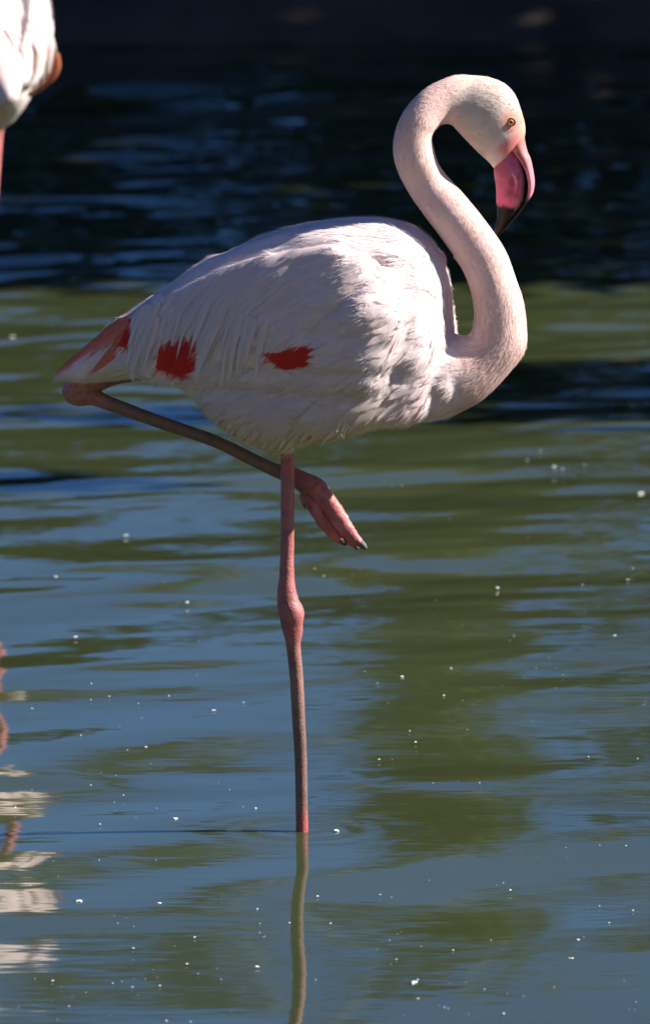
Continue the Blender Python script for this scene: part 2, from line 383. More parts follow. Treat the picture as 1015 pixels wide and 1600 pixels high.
addl(*loft(TORSO)); addl(*loft(NECK_L)); addl(*loft(THIGH))
for s in (False, True):
    addl(*loft([(a_ - 22 * sstep(560, 680, a_), b_, c_ - 22 * sstep(560, 680, c_), d_, w_, y_) for a_, b_, c_, d_, w_, y_ in WING] if s else WING), mirror=s); addl(*loft(FLANK), mirror=s)
tmp = mk('tmp', V, F)
bm = bmesh.new(); bm.from_mesh(tmp.data); bmesh.ops.recalc_face_normals(bm, faces=bm.faces); bm.to_mesh(tmp.data); bm.free()
md = tmp.modifiers.new('r', 'REMESH'); md.mode = 'VOXEL'; md.voxel_size = .0032
md = tmp.modifiers.new('s', 'SMOOTH'); md.factor = .5; md.iterations = 5
dg = bpy.context.evaluated_depsgraph_get(); bme = bpy.data.meshes.new_from_object(tmp.evaluated_get(dg)); bpy.data.objects.remove(tmp)
bme.name = 'body'
NV = len(bme.vertices); co = np.zeros(NV * 3, np.float32); bme.vertices.foreach_get('co', co); co = co.reshape(-1, 3)
# ruffled lumps in the plumage of the chest and wing front
nrm = np.zeros(NV * 3, np.float32); bme.vertices.foreach_get('normal', nrm); nrm = nrm.reshape(-1, 3)
def l2p(x, z, y=0.0):
    c = head_y(x, z); y = c - abs(y - c)
    return proj(x * CY - y * SY + FOOT.x, z, x * SY + y * CY)
for i in range(NV):
    px, py = l2p(co[i, 0], co[i, 2], co[i, 1])
    if px < 735 and not (px > 600 and py < 400 and px + py * .9 > 990):
        k = sstep(180, 520, px) * (1 - sstep(690, 735, px)) * sstep(345, 400, py)
        q = co[i]
        g1 = math.exp(-((px - 612) / 58) ** 2 - ((py - 500) / 72) ** 2); g2 = math.exp(-((px - 525) / 85) ** 2 - ((py - 392 - (px - 525) * .10) / 26) ** 2)
        t_ = min(1, max(0, ((px - 590) * -110 + (py - 418) * 105) / (110 ** 2 + 105 ** 2))); dl = math.hypot(px - 590 + 110 * t_, py - 418 - 105 * t_)
        g3 = math.exp(-(dl / 13) ** 2)
        g4 = math.exp(-((py - 583 - (px - 480) * .03) / 9) ** 2) * sstep(330, 380, px) * (1 - sstep(600, 650, px))
        co[i] = q = q + nrm[i] * (.014 * g1 + .012 * g2 - .009 * g3 - .005 * g4)
        co[i] = q + nrm[i] * k * (.0075 * noise.noise((q[0] * 17, q[1] * 17, q[2] * 17)) + .0035 * noise.noise((q[0] * 40, q[1] * 30, q[2] * 40)))
bme.vertices.foreach_set('co', co.ravel()); bme.update()
WHITE, PINK, NECKC = (.87, .765, .765), (.86, .60, .58), (.85, .61, .55)
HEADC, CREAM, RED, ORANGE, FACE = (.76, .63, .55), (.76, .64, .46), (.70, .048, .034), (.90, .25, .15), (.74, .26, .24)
REDS = [[(243, 576), (250, 538), (274, 526), (306, 524), (305, 592), (287, 591)], [(408, 551), (450, 541), (496, 536), (490, 568), (461, 582), (432, 573)], [(183, 540), (190, 518), (206, 502), (210, 530), (205, 549)]]
def in_red(px, py):
    for pl in REDS:
        if all((pl[(i + 1) % len(pl)][0] - pl[i][0]) * (py - pl[i][1]) - (pl[(i + 1) % len(pl)][1] - pl[i][1]) * (px - pl[i][0]) > 0 for i in range(len(pl))): return True
    return False
def body_col(px, py, y):
    if px < 500 and in_red(px, py): return RED
    c = WHITE
    neckness = sstep(690, 745, px) if py > 430 else (1.0 if (px > 600 and py < 430 and not in_torso(px, py)) else 0)
    if px < 225 and py < 600:
        top_ = np.interp(px, [92, 110, 135, 159, 187, 228], [576, 560, 536, 514, 494, 469]); c = lerp3(c, ORANGE, (1 - sstep(.75, 1.15, (py - top_) / np.interp(px, [92, 130, 187, 215], [9, 17, 40, 46]))) * (1 - sstep(195, 222, px)))
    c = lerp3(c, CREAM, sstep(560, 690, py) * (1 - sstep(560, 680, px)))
    c = lerp3(c, PINK, .35 * sstep(560, 660, px) * (1 - neckness) * sstep(600, 650, py))
    if neckness:
        n_ = lerp3(NECKC, HEADC, sstep(690, 730, px) * (1 - sstep(240, 300, py)))
        c = lerp3(c, n_, neckness)
        if py < 300 and px > 740:
            d = math.hypot((px - 800) / 1.0, (py - 190) / 1.1)
            c = lerp3(c, (.70, .27, .22), .9 * (1 - sstep(9, 24, d)))
            # bare face from eye to bill
            t = (px - 771) * .70 + (py - 261) * -.72   # along the bill base
            s_ = (px - 795) * .62 + (py - 238) * .78 
            c = lerp3(c, FACE, sstep(-24, -12, s_) * sstep(12, 34, t))
            if px > 806: c = lerp3(c, (.74, .40, .27), .7 * sstep(806, 814, px) * sstep(165, 190, py))
    return c
def in_torso(px, py):
    xs = [100, 187, 250, 312, 370, 433, 500, 560, 617, 660, 688, 703]; ts = [574, 497, 455, 411, 384, 362, 346, 339, 344, 364, 398, 455]
    return px < 712 and py > np.interp(px, xs, ts) - 8
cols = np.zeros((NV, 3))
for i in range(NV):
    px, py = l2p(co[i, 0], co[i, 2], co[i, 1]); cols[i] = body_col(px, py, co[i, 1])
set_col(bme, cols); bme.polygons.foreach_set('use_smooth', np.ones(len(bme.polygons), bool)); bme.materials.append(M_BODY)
bird = empty('flamingo', (FOOT.x, 0, 0), YAW)
tag(bird, 'pale pink flamingo standing on one leg in the pond', 'flamingo', 'flamingos in the pond')
body = bpy.data.objects.new('body', bme); COL.objects.link(body); body.parent = bird
bvh = BVHTree.FromObject(body, bpy.context.evaluated_depsgraph_get()) if False else BVHTree.FromPolygons([tuple(c) for c in co], [tuple(p.vertices) for p in bme.polygons])

# ------------------------------------------------------------------ plumage
ncent = [((s[0] + s[2]) / 2, (s[1] + s[3]) / 2) for s in catmull(NECK, 4)]
nc_arr = np.array(ncent)
def flow(px, py):
    """lie of the plumage in photo pixels (x right, y down)"""
    if not in_torso(px, py) and px > 600 and (px > 705 or py < 400):
        k = int(np.argmin(np.hypot(nc_arr[:, 0] - px, nc_arr[:, 1] - py))); a = nc_arr[max(k - 1, 0)]; b = nc_arr[min(k + 1, len(nc_arr) - 1)]
        d = a - b; d = d / (np.hypot(*d) + 1e-6); return d
    up = 1 - sstep(430, 580, py)
    d = np.array([-.9, .30])
    rear = 1 - sstep(300, 520, px)
    d = d * (1 - .75 * rear) + np.array([-.45, .95]) * .75 * rear
    d = d + np.array([-.1, .45]) * sstep(590, 690, py)
    if px < 200: d = np.array([-.75, .62])
    return d / np.hypot(*d)
def project(px, py, side=-1):
    o_ = Vector((-FOOT.x, -CAM_D, CAM_H)); o_ = Vector((o_.x * CY + o_.y * SY, -o_.x * SY + o_.y * CY, o_.z))
    h = bvh.ray_cast(o_, (P(px, py) - o_).normalized())
    if h[0] is None: return None, None
    p, n = h[0], h[1]
    if side > 0: c = head_y(p.x, p.z); p = Vector((p.x, 2 * c - p.y, p.z)); n = Vector((n.x, -n.y, n.z))
    return p, n
def strand(px, py, side, length, width, segs=6, lift=.010, h0=.002, direc=None, droop=0, cross=5, col=WHITE, col2=None, prof=.5, taper=.55, camber=.25, over=False):
    """a feather that follows the body surface: verts, faces, uvs, colours"""
    p, n = project(px, py, side)
    if p is None: return None
    V, F, U, C = [], [], [], []
    if col is not RED and px < 640 and py > 400 and not over:
        if in_red(px, py): return None
        qx, qy, st_ = px, py, 0
        while st_ < length:
            d2 = np.array(direc if direc is not None else flow(qx, qy)) + np.array([0, droop * st_ / length]); d2 = d2 / np.hypot(*d2); qx += d2[0] * 4; qy += d2[1] * 4; st_ += .004
            if in_red(qx, qy): length = st_ + .003; break
        if length < .014: return None
    pos = p.copy(); L = 0
    for i in range(segs + 1):
        t = i / segs
        qx, qy = l2p(pos.x, pos.z, pos.y); d2 = np.array(direc if direc is not None else flow(qx, qy)); d2 = d2 + np.array([0, droop * t]); 
        d = Vector((d2[0], 0, -d2[1])); h = bvh.find_nearest(pos)
        nn = h[1] if h[0] is not None else n
        tang = (d - nn * d.dot(nn)); tang = tang.normalized() if tang.length > .15 else Vector((d.x, 0, d.z)).normalized()
        sv_ = nn.cross(tang).normalized()
        base = (h[0] if h[0] is not None else pos) 
        if h[0] is not None and (pos - base).length > .02: base = pos
        c0 = base + nn * (h0 + lift * t * t)
        wv = width * (math.sin(math.pi * min(1, (t * .93 + .07)) ** prof) ** .7) * (1 - taper * t * t) if t < 1 else width * .12
        for k in range(cross):
            u = 2 * k / (cross - 1) - 1
            V.append(c0 + sv_ * (u * wv * .5) - nn * (camber * wv * .5 * u * u)); U.append((k / (cross - 1), t)); C.append(lerp3(col, col2, sstep(.2, .9, t)) if col2 else col)
        pos = base + tang * (length / segs)
    for i in range(segs):
        for k in range(cross - 1): a = i * cross + k; F.append((a, a + 1, a + 1 + cross, a + cross))
    return V, F, U, C
def jit(c, s=.05):
    g = 1 + random.uniform(-s, s); return tuple(min(.9, max(0, x * g)) for x in c)
def feather(name, *a, **k):
    r_ = strand(*a, **k)
    if r_ is None: return None
    return mk(name, r_[0], r_[1], M_FEATH, bird, True, r_[2], r_[3])
def many(name, items):
    """far side and finest feathers: one mesh"""
    V, F, U, C = [], [], [], []
    for (a, k) in items:
        r_ = strand(*a, **k)
        if r_ is None: continue
        b = len(V); V += r_[0]; F += [tuple(b + i for i in f) for f in r_[1]]; U += r_[2]; C += r_[3]
    return tag(mk(name, V, F, M_FEATH, bird, True, U, C), kind='stuff')
ru = random.uniform
LAY = []     # (name, args, kwargs) for one side; near side becomes single objects
# tail
for i in range(7):
    t = i / 6; LAY.append(('tail_feather', (200 + 18 * t, 500 + 66 * t, ), dict(length=.135 - .02 * t, width=.030, segs=6, lift=.004, direc=(-.76 - .1 * t, .66 - .22 * t), col=lerp3(ORANGE, WHITE, sstep(.05, .3, t)), col2=lerp3((.82, .24, .14), WHITE, sstep(.05, .3, t)), taper=.4)))
# red coverts under the plumes
for (x, y, L_, dr) in [(207, 500, .045, (-.35, .9)), (209, 515, .035, (-.4, .9)), (300, 524, .062, (-.03, .97)), (290, 526, .062, (-.1, .97)), (278, 526, .060, (-.15, .97)), (266, 528, .055, (-.2, .97)),
                   (498, 546, .070, (-.97, .16)), (494, 556, .070, (-.97, .14)), (482, 564, .045, (-.97, .1)), (470, 551, .045, (-.95, .2))]:
    LAY.append(('red_covert', (x, y), dict(length=L_, width=.022, segs=5, lift=.001, h0=.0012, direc=dr, col=RED, col2=None, taper=.2, camber=.1)))
# wing front coverts
for row in range(9):
    for kx in range(10):
        x = 690 - kx * 25 - row * 3 + ru(-8, 8); y = 395 + row * 22 + ru(-7, 7) + 18 * (kx < 2)
        if in_torso(x, y - 12) and x > 400 : LAY.append(('covert_feather', (x, y), dict(length=ru(.06, .09), width=ru(.026, .038), segs=5, cross=5, lift=ru(.001, .004), h0=.0025, direc=None, col=jit(WHITE, .03), taper=.3, camber=.12)))
# scapular plumes drooping over the wing
for i in range(96):
    t = random.random(); x = 540 - 320 * t + ru(-10, 10); top = np.interp(x, [200, 312, 433, 560], [490, 415, 366, 345])
    y = top + ru(8, 30) + 75 * random.random() * (x > 260)
    L_ = min(.20, max(.05, (596 - y) / 1000 * ru(.75, 1.05))) * (1.0 if x < 460 else .8)
    LAY.append(('scapular_plume', (x, y), dict(length=L_, width=ru(.014, .024), segs=8, cross=5, lift=ru(.003, .008), h0=.0025, camber=.15, direc=None, droop=.25, col=jit(WHITE), col2=jit(lerp3(WHITE, PINK, random.random() * .25)), taper=.75)))
# a few long plumes hanging across the red
for (x, y) in ((262, 492), (284, 488), (292, 500), (455, 520), (484, 512), (205, 478)): LAY.append(('hanging_plume', (x, y), dict(length=ru(.06, .09), width=ru(.005, .010), segs=7, cross=3, lift=.010, h0=.005, direc=(-.22, .97) if x < 400 else (-.8, .6), col=jit(WHITE), col2=jit((.84, .66, .62)), taper=.8, over=True)))
for (x, y, L_, w_, dr) in ((276, 508, .034, .026, (-.1, 1)), (262, 512, .030, .022, (-.2, 1)), (298, 510, .026, .020, (-.05, 1)), (450, 524, .032, .022, (-.5, .85)), (425, 532, .026, .020, (-.5, .85)), (470, 522, .028, .018, (-.6, .8)), (500, 536, .024, .014, (-.95, .3)), (500, 550, .022, .012, (-.95, .2)), (502, 562, .026, .012, (-.95, .1)), (470, 588, .03, .02, (-.8, -.5)), (450, 590, .03, .02, (-.85, -.45))):
    LAY.append(('covert_feather', (x, y), dict(length=L_, width=w_, segs=5, cross=5, lift=.003, h0=.004, direc=dr, col=jit(WHITE, .03), col2=jit(lerp3(WHITE, PINK, .6), .03), taper=.2, camber=.15, over=True)))
for i in range(26):
    x = random.choice([ru(222, 250), ru(318, 345), ru(325, 420)]); y = ru(470, 510)
    LAY.append(('hanging_plume', (x, y), dict(length=ru(.07, .125), width=ru(.010, .022), segs=7, cross=5, lift=ru(.008, .02), h0=.006, direc=(-.25, .97), col=jit(WHITE), col2=jit((.78, .74, .68)), taper=.7)))
# breast feathers with wispy tips
for i in range(80):
    x = ru(555, 712); y = ru(470, 645)
    LAY.append(('breast_feather', (x, y), dict(length=ru(.04, .065), width=ru(.016, .028), segs=4, cross=5, lift=ru(.002, .007), h0=.0012, camber=.12, direc=(-.92 + ru(-.1, .1), .25 + ru(-.25, .25)), col=jit(lerp3(WHITE, PINK, .3 * random.random())), taper=.2)))
# flank fluff
for i in range(90):
    x = ru(330, 600); y = ru(572, 672)
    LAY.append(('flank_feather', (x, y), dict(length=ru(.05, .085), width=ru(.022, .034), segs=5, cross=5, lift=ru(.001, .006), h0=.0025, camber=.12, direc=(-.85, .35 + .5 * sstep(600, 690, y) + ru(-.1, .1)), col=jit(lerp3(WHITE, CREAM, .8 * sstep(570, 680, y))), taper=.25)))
# ragged fringe under the belly
for i in range(46):
    x = ru(335, 560); yb = np.interp(x, [330, 369, 417, 445, 500, 537, 560], [640, 665, 695, 697, 687, 674, 669])
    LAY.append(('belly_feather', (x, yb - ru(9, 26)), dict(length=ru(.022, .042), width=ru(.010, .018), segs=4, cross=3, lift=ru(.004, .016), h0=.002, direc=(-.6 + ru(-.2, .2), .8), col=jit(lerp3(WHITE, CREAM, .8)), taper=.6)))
for (nm, a, k) in LAY: feather(nm, a[0], a[1], -1, **k)
many('far_side_plumage', [((a[0], a[1], 1), k) for (nm, a, k) in LAY if nm not in ('red_covert', 'tail_feather') and a[0] < 640])
many('far_side_coverts', [((a[0], a[1], 1), k) for (nm, a, k) in LAY if nm in ('red_covert', 'tail_feather')])
# short contour feathers over the whole torso
items = []
for i in range(900):
    x, y = ru(150, 735), ru(345, 690)
    if not in_torso(x, y): continue
    q = l2p
    items.append(((x, y, random.choice((-1, -1, 1))), dict(length=ru(.030, .05), width=ru(.008, .014), segs=3, cross=3, lift=ru(.000, .0025), h0=.0006, camber=.1, col=jit(body_col(x, y, 0), .06), taper=.3)))
many('contour_feathers', items)
# down on neck, head and body: thin slivers lying along the plumage
me_ = bme; me_.calc_loop_triangles()
tri = np.zeros(len(me_.loop_triangles) * 3, np.int32); me_.loop_triangles.foreach_get('vertices', tri); tri = tri.reshape(-1, 3)
A, B, Cc = co[tri[:, 0]], co[tri[:, 1]], co[tri[:, 2]]
ar = np.linalg.norm(np.cross(B - A, Cc - A), axis=1); cen = (A + B + Cc) / 3
pxs = np.array([l2p(c[0], c[2], c[1]) for c in cen])
isneck = np.array([(p[0] > 600 and not in_torso(p[0], p[1])) for p in pxs])
wgt = ar * np.where(isneck, 2.4, 1.0); wgt /= wgt.sum()
N = 110000
ch = rng.choice(len(tri), N, p=wgt); r1 = np.sqrt(rng.random(N)); r2 = rng.random(N)
pts = A[ch] * (1 - r1)[:, None] + B[ch] * (r1 * (1 - r2))[:, None] + Cc[ch] * (r1 * r2)[:, None]
DV, DF, DC = [], [], []
nn_ = np.cross(B - A, Cc - A); nn_ /= np.linalg.norm(nn_, axis=1)[:, None] + 1e-9
for i in range(N):
    p = pts[i]; n = Vector(nn_[ch[i]]); px, py = l2p(p[0], p[2], p[1])
    s_ = (px - 795) * .62 + (py - 238) * .78
    if px > 760 and py < 300 and (s_ > -20 or math.hypot(px - 799, py - 191) < 15): continue
    nk = isneck[ch[i]]
    d2 = flow(px, py); d = Vector((d2[0] + ru(-.35, .35), ru(-.35, .35), -d2[1] + ru(-.35, .35))); t = d - n * d.dot(n)
    if t.length < .1: continue
    t.normalize(); s = n.cross(t); L = ru(.004, .008) * (1 + .9 * sstep(420, 600, py)) if nk else ru(.010, .024); W = ru(.0004, .0009) if nk else ru(.0003, .0007)
    b = len(DV); p = Vector(p); up = ru(.02, .16) if nk else ru(.03, .2)
    DV += [p + s * W - n * .0003, p - s * W - n * .0003, p + t * L + n * L * up]; DF.append((b, b + 1, b + 2))
    c = jit(body_col(px, py, p.y), .04); DC += [c, c, c]
tag(mk('down', DV, DF, M_DOWN, bird, True, None, DC), kind='stuff')

# ------------------------------------------------------------------ bill, eye
LOW = [(773, 258, 797, 229, .0150), (771.5, 264, 804, 235, .0165), (772, 273, 812, 246, .018), (774, 285, 819, 258, .019), (775, 298, 823, 275, .019), (775, 310, 823, 291, .018), (775.5, 320, 821, 306, .016), (776, 331, 813, 322, .013), (776, 343, 802, 337, .0115), (772.5, 356, 791, 351, .0085), (773.5, 367, 780, 364, .004)]
UPP = [(790, 226, 819, 212, .0175), (800, 236, 821, 225, .0165), (807, 244, 824, 236, .0155), (814, 254, 829, 248, .0145), (821.5, 269, 833, 267, .0135), (825, 288, 835, 286, .012), (823, 306, 831.5, 303, .0105), (813.5, 324, 821, 319, .0085), (800.5, 339.5, 804.5, 341.5, .006), (788, 354, 789, 357.5, .004), (778, 368, 776.5, 371, .0015)]
def bill(name, secs, lower):
    S = catmull(secs, 6); v, f = loft([(*q_[:5], HY) for q_ in [(a_ - 156 * HY, b_ + 134 * HY, c_ - 156 * HY, d_ + 134 * HY, w_) for a_, b_, c_, d_, w_ in secs]], 28, 6); cs = []
    for i, s in enumerate(S):
        for k in range(28):
            a = 2 * math.pi * k / 28; fr = (1 - math.cos(a)) / 2      # 0 = first point, 1 = second
            px, py = s[0] + (s[2] - s[0]) * fr, s[1] + (s[3] - s[1]) * fr; nz = noise.noise((px * .12, py * .12, k * .1)) * 6
            if lower:
                c = lerp3((.70, .12, .22), (.76, .26, .32), sstep(.35, .65, noise.noise((px * .35, py * .05, 4)) * .5 + .5) * .5)
                c = lerp3(c, (.74, .30, .30), .6 * (1 - sstep(2, 10, px - 772)))
                blk = max(sstep(316, 323, py + nz + (px - 785) * -.10), sstep(.87, .93, fr) * sstep(244, 262, py))
            else:
                c = lerp3((.72, .25, .24), (.76, .28, .35), sstep(230, 270, py)); blk = sstep(300, 313, py + nz * .5)
                if .30 < fr < .48 and 236 < py < 264: c = (.22, .05, .06)
            cs.append(lerp3(c, (.010, .009, .010), blk))
    return mk(name, v, f, M_BILL, bird, True, None, cs)
lo = bill('lower_bill', LOW, True); bill('upper_bill', UPP, False)
# lamellae: pale serration along the black edge of the lower bill
lv, lf = [], []
for i in range(26):
    t = i / 25; q = catmull([(819, 309), (812, 322), (801, 335), (790, 348), (781, 360)], 8); s = q[int(t * (len(q) - 1))]
    h = bvh; p = P(s[0] - 156 * HY, s[1] + 134 * HY, HY - .0125 * (1 - t) - .0015)
    for sgn in (0,):
        b = len(lv); d = P(s[0] - 2.2, s[1] - 3, 0) - P(s[0], s[1], 0); e = Vector((-d.z, 0, d.x)).normalized() * .0006
        lv += [p - e, p + e, p + d + e + Vector((0, -.0012, 0)), p + d - e + Vector((0, -.0012, 0))]; lf.append((b, b + 1, b + 2, b + 3))
mk('lamellae', lv, lf, plain('lamella_grey', (.09, .085, .08), .5), lo, False)
def uvsphere(c, r, seg=20, ring=12, sy=1.0):
    V, F = [], []
    for i in range(ring + 1):
        th = math.pi * i / ring
        for k in range(seg): a = 6.28318 * k / seg; V.append(c + Vector((r * math.sin(th) * math.cos(a), -sy * r * math.cos(th), r * math.sin(th) * math.sin(a))))
    for i in range(ring):
        for k in range(seg): F.append((i * seg + k, i * seg + (k + 1) % seg, (i + 1) * seg + (k + 1) % seg, (i + 1) * seg + k))
    return V, F
def torus(c, Rr, r, n1=24, n2=8, sx=1, sz=1):
    V, F = [], []
    for i in range(n1):
        a = 6.28318 * i / n1
        for k in range(n2):
            b = 6.28318 * k / n2; q = Rr + r * math.cos(b); V.append(c + Vector((q * math.cos(a) * sx, r * math.sin(b), q * math.sin(a) * sz)))
    for i in range(n1):
        for k in range(n2): F.append((i * n2 + k, ((i + 1) % n1) * n2 + k, ((i + 1) % n1) * n2 + (k + 1) % n2, i * n2 + (k + 1) % n2))
    return V, F
for side in (-1, 1):
    h, n = project(798, 190.5, side); c = Vector((h.x, h.y - side * .0022, h.z))
    v, f = uvsphere(c, .0064); e = mk('eye', v, f, M_IRIS, bird)
    v, f = uvsphere(c + Vector((.0004, side * .0051, 0)), .0027, sy=.75); mk('pupil', v, f, M_PUPIL, e)
    v, f = torus(c + Vector((0, side * .0032, 0)), .0064, .0014, sx=1.08, sz=.92); mk('eyelid', v, f, M_LID, e)

# ------------------------------------------------------------------ legs
def tube(secs, seg=16, sub=5, squash=1.0, wrinkle=0.0):
    """secs: (px, py, half_width_px, y)"""
    S = catmull(secs, sub); V, F, C = [], [], []
    c = [P(s[0], s[1], s[3]) for s in S]
    for i, s in enumerate(S):
        d = (c[min(i + 1, len(c) - 1)] - c[max(i - 1, 0)]).normalized(); a_ = Vector((0, 1, 0)).cross(d).normalized(); b_ = d.cross(a_)
        for k in range(seg):
            an = 6.28318 * k / seg; r_ = s[2] / 1000 * (1 + (.05 + .07 * (930 < s[1] < 990) + wrinkle) * noise.noise((c[i].x * 60 + math.cos(an), c[i].z * (60 + 200 * (wrinkle > 0)), math.sin(an))))
            V.append(c[i] + (a_ * math.cos(an) + b_ * math.sin(an) * squash) * r_)
    n = len(S)
    for i in range(n - 1):
        for k in range(seg): F.append((i * seg + k, i * seg + (k + 1) % seg, (i + 1) * seg + (k + 1) % seg, (i + 1) * seg + k))
    F.append(tuple(reversed(range(seg)))); F.append(tuple((n - 1) * seg + k for k in range(seg)))
    return V, F
LPINK, LBROWN, LRED = (.40, .13, .125), (.20, .125, .095), (.43, .07, .08)
def leg_cols(V, fn): return [fn(*l2p(v.x, v.z, 0), v) for v in V]
ST = [(451, 672, 13, -.02), (452, 700, 11, -.02), (452.5, 760, 10.8, -.02), (452, 835, 10.6, -.02), (451, 890, 11.4, -.02), (451, 915, 14, -.02), (452.5, 934, 17, -.02), (457.5, 953, 20, -.02), (460, 973, 17, -.02),
      (461, 992, 13.5, -.02), (462, 1012, 11, -.02), (466.5, 1060, 10.6, -.02), (470, 1130, 10.2, -.02), (473, 1185, 9.7, -.02), (475, 1295, 9.6, -.02), (476, 1330, 11, -.02), (477, 1400, 11, -.02)]
v, f = tube(ST, 18, 5)
def sc_col(px, py, q):
    c = lerp3(LPINK, (.27, .145, .115), sstep(985, 1040, py)); c = lerp3(c, (.17, .105, .085), .8 * sstep(1060, 1160, py)); c = lerp3(c, LRED, .8 * sstep(1255, 1285, py)); return lerp3(c, LRED, .6 * (1 - sstep(700, 780, py)))
legS = tag(mk('leg', v, f, M_LEG, bird, True, None, leg_cols(v, sc_col)), 'straight pink leg standing in the water')
FT = [(330, 590, 16, .045), (250, 585, 14, .05), (180, 592, 13, .045), (140, 603, 17, .035), (116, 611, 22, .03), (118, 618, 21, .03), (140, 623, 15, .03), (165, 634, 11.5, .03), (250, 665, 10.2, .03), (330, 693, 9.6, .03), (400, 727, 10.2, .03), (432, 741, 11, .028), (455, 748, 14, .025), (478, 760, 17.5, .02), (492, 768, 17.5, .02), (505, 785, 13, .02), (512, 800, 5, .02)]
v, f = tube(FT, 18, 5)
legF = tag(mk('leg', v, f, M_LEG, bird, True, None, leg_cols(v, lambda px, py, q: lerp3(lerp3((.42, .16, .13), LBROWN, sstep(125, 190, px)), LPINK, sstep(425, 470, px)))), 'folded brown leg with hanging webbed foot')
# toes of the hanging foot: folded web, three front toes and a hind toe
def toe(secs, name='toe', parent=legF, claw=None, squash=.8):
    v, f = tube(secs, 16, 8, squash, .08)
    o_ = mk(name, v, f, M_LEG, parent, True, None, leg_cols(v, lambda px, py, q: lerp3(LRED, (.60, .24, .22), .5 + .5 * noise.noise((px * .06, py * .06, 0)))))
    return o_
toe([(490, 764, 15, .012), (507, 780, 14, .008), (523, 803, 14.5, .006), (536, 822, 13, .005), (549, 839, 10.5, .005), (560, 850, 8, .005)])
toe([(478, 768, 15, .026), (489, 788, 15.5, .022), (501, 810, 14, .018), (515, 830, 11.5, .018), (526, 844, 7.5, .02), (533, 850, 5, .02)])
toe([(484, 764, 12, .034), (505, 795, 11, .03), (524, 824, 10, .026), (540, 844, 8.5, .024), (552, 855, 6, .022)])
toe([(470, 775, 6, .025), (472, 784, 6, .018), (475, 790, 4.5, .014), (476, 795, 2.5, .012)])
for s in ([(557, 846, 6.8, .005), (566, 853, 5.5, .005), (571, 858, 2.5, .004)], [(529, 846, 5.5, .02), (534, 851, 4.5, .02), (537, 855, 2, .02)], [(548, 852, 5, .022), (553, 857, 4, .022), (556, 861, 2, .022)], [(474, 789, 4, .014), (475, 793, 3.2, .013), (474, 796, 1.5, .013)]):
    v, f = tube(s, 10, 4); mk('claw', v, f, M_CLAW, legF)
wv = [P(492, 772, .012), P(507, 796, .009), P(520, 818, .008), P(534, 842, .008), P(484, 782, .02), P(495, 806, .018), P(508, 826, .016), P(522, 842, .016), P(489, 778, .019), P(501, 802, .017), P(515, 824, .015), P(529, 843, .014)]
mk('web', wv, [(0, 1, 9, 8), (1, 2, 10, 9), (2, 3, 11, 10), (8, 9, 5, 4), (9, 10, 6, 5), (10, 11, 7, 6)], M_LEG, legF, True, None, [LRED] * 12)

# ------------------------------------------------------------------ second flamingo, at the left edge
g = ground(-58, 702); RZ2 = R(106)
b2 = empty('flamingo', (g.x, g.y, 0), RZ2)
tag(b2, 'white flamingo cut off by the left edge, seen from its tail', 'flamingo', 'flamingos in the pond')
bme2 = bme.copy(); co2 = co.copy()
kz = np.clip((.74 - co2[:, 2]) / .16, 0, 1) * (co2[:, 0] < .30); kz = kz * kz * (3 - 2 * kz); co2[:, 1] = co2[:, 1] * (1 - .32 * kz) + .012 * kz
bme2.vertices.foreach_set('co', co2.ravel()); bme2.update(); c2 = np.array([lerp3(tuple(c), (.70, .61, .585), .95 if (c[2] < .5 or l2p(*co[i][[0, 2, 1]])[0] < 640) else 0) for i, c in enumerate(cols)])
k4 = np.ones((NV, 4), np.float32); k4[:, :3] = c2; bme2.attributes['col'].data.foreach_set('color', k4.ravel())
for c in list(bird.children):
    nm = c.name.split('.')[0]
    if nm == 'leg' or nm in ('red_covert', 'far_side_coverts', 'far_side_plumage', 'down', 'contour_feathers', 'flank_feather') or nm == 'belly_feather' or (nm == 'tail_feather' and c.data.attributes['col'].data[0].color[1] < .6): continue
    k = c.copy(); COL.objects.link(k); k.parent = b2
    if nm == 'body': k.data = bme2
    for c3 in c.children: q = c3.copy(); COL.objects.link(q); q.parent = k
for dy, kk in ((-.019, 2.4), (.04, .2)):
    off = [(a, b, c, dy * (1 + kk * (1295 - b) / 600)) for a, b, c, _ in [(450, 590, 14, 0)] + ST]
    v, f = tube(off, 14, 4); mk('leg', v, f, M_LEG, b2, True, None, [lerp3(LPINK, (.7, .25, .24), .6)] * len(v))
# thin orange wing feather curling along its lower edge
mi = Matrix.Rotation(-RZ2, 4, 'Z'); wv, wf = [], []
pth = catmull([(88, 84, 1.5), (89, 104, 3.5), (81, 120, 4), (66, 134, 3), (52, 145, 1.8), (46, 149, .5)], 4)
for i, (x, y, w_) in enumerate(pth):
    p = at(x, y, g.y - .16 + .02 * (i / len(pth))); a_ = pth[min(i + 1, len(pth) - 1)]; b_ = pth[max(i - 1, 0)]; d = Vector((a_[0] - b_[0], 0, -(a_[1] - b_[1]))).normalized(); n = Vector((-d.z, 0, d.x))
    for u in (-1, 0, 1): wv.append(mi @ (p + n * (u * w_ / 820) + Vector((0, .006 * u * u, 0)) - Vector((g.x, g.y, 0))))
for i in range(len(pth) - 1):
    for k in range(2): a_ = i * 3 + k; wf.append((a_, a_ + 1, a_ + 4, a_ + 3))
ob = mk('wing_feather', wv, wf, M_FEATH, b2, True, [(u, .1 + .75 * i / len(pth)) for i in range(len(pth)) for u in (.2, .5, .8)], [lerp3((.50, .15, .07), (.36, .2, .12), i / len(pth)) for i in range(len(pth)) for _ in range(3)])
ob.modifiers.new('thick', 'SOLIDIFY').thickness = .004

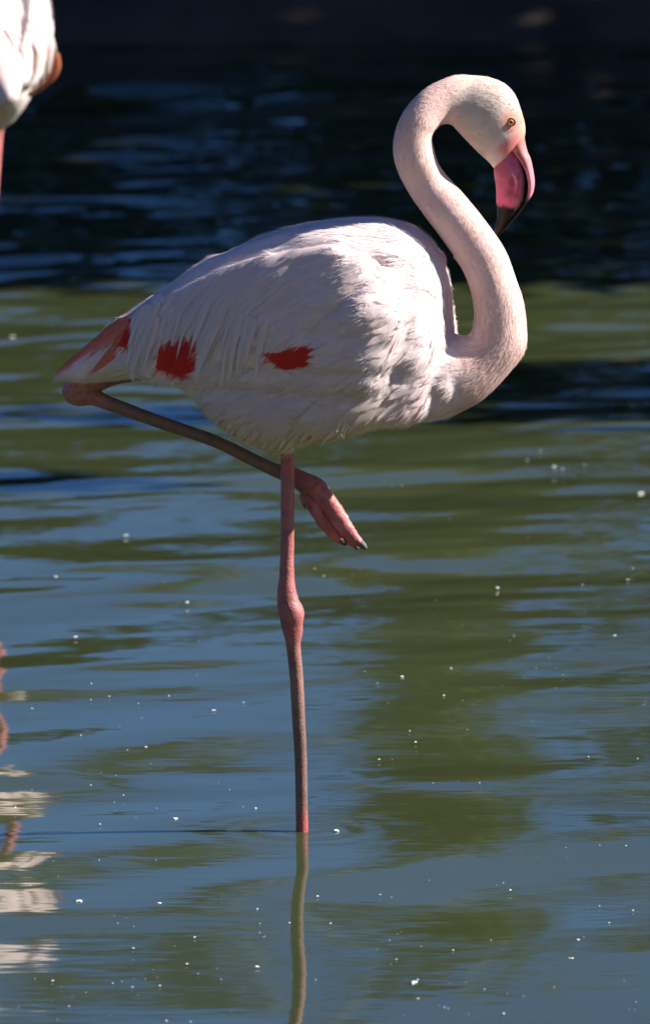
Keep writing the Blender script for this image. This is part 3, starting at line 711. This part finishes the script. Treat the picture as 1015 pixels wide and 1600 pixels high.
# ------------------------------------------------------------------ floating bits
def fluff(px, py, s, seed, name='floating_fluff'):
    q = random.Random(seed); gp = ground(px, py); bmm = bmesh.new()
    for i in range(q.choice((2, 3, 3, 4))):
        mt = Matrix.Translation((q.uniform(-1, 1) * s * .6, q.uniform(-1, 1) * s * 1.0, .001)) @ Matrix.Rotation(q.uniform(0, 3), 4, 'Z') @ Matrix.Diagonal((s * q.uniform(.35, .8), s * q.uniform(.25, .5), s * q.uniform(.15, .3), 1))
        bmesh.ops.create_icosphere(bmm, subdivisions=2, radius=1, matrix=mt)
    for v_ in bmm.verts: v_.co += Vector((noise.noise(v_.co * 600), noise.noise(v_.co * 600 + Vector((9, 0, 0))), 0)) * s * .22
    m_e = bpy.data.meshes.new(name); bmm.to_mesh(m_e); bmm.free(); m_e.materials.append(M_FLUFF); m_e.polygons.foreach_set('use_smooth', [True] * len(m_e.polygons))
    o_ = bpy.data.objects.new(name, m_e); COL.objects.link(o_); o_.location = (gp.x, gp.y, .001); return o_
BIG = [(122, 1410, 9, 'white feather scrap floating below the left bird reflection'), (645, 1537, 10, 'largest white scrap floating near the bottom, right of the leg reflection'), (726, 803, 8, 'white fluff floating right of the raised foot'),
       (775, 920, 7, 'white fluff floating below the fluff right of the raised foot'), (865, 731, 7, 'small white fluff floating under the dark band of shade'), (333, 1112, 7, 'pale fluff floating left of the shank below the knee'),
       (525, 1300, 10, 'thin wisp of fluff floating just right of the standing leg'), (891, 1499, 5, 'white speck of fluff floating near the lower right corner'), (248, 1413, 6, 'white fluff floating above its own small reflection at lower left'),
       (291, 943, 6, 'white fluff floating left of the knee joint'), (628, 1059, 6, 'white fluff floating right of the shank'), (958, 995, 6, 'white fluff floating near the right edge at mid height'),
       (87, 903, 6, 'white fluff floating near the left edge at mid height'), (197, 838, 6, 'white fluff floating under the raised shank'), (119, 997, 6, 'white fluff floating above the left bird reflection'),
       (275, 1281, 6, 'white fluff floating beside the shadow line of the leg'), (402, 1512, 6, 'white fluff floating left of the lower leg reflection'), (1000, 772, 8, 'pale fluff at the right edge under the shade'), (20, 528, 7, 'pale blurred fluff at the left edge beside the tail'), (980, 907, 5, 'tiny white fluff above the right edge fluff')]
for i, (x, y, s, lb) in enumerate(BIG): tag(fluff(x, y, s * .00072, i), lb, 'fluff', 'white fluff floating on the pond')
sv2, sf2 = [], []
q = random.Random(3)
for i in range(220):
    x, y = q.uniform(5, 1010), 1600 - 560 * q.random() ** 1.3 if i < 150 else q.uniform(720, 1100)
    if i % 3 == 0 and i: x, y = lx + q.gauss(0, 26), ly + q.gauss(0, 12)
    else: lx, ly = x, y
    gp = ground(x, y); s = .0006 + .0016 * q.random() ** 2.2; b = len(sv2)
    for k in range(6): a = k * 1.0472 + q.uniform(-.3, .3); sv2.append((gp.x + s * math.cos(a) * q.uniform(.6, 1.3), gp.y + s * 1.5 * math.sin(a), .0022))
    sv2.append((gp.x, gp.y, .0022 + s * .6)); sf2 += [(b + k, b + (k + 1) % 6, b + 6) for k in range(6)]
tag(mk('floating_specks', sv2, sf2, M_FLUFF), 'tiny white specks scattered over the pond surface', kind='stuff')
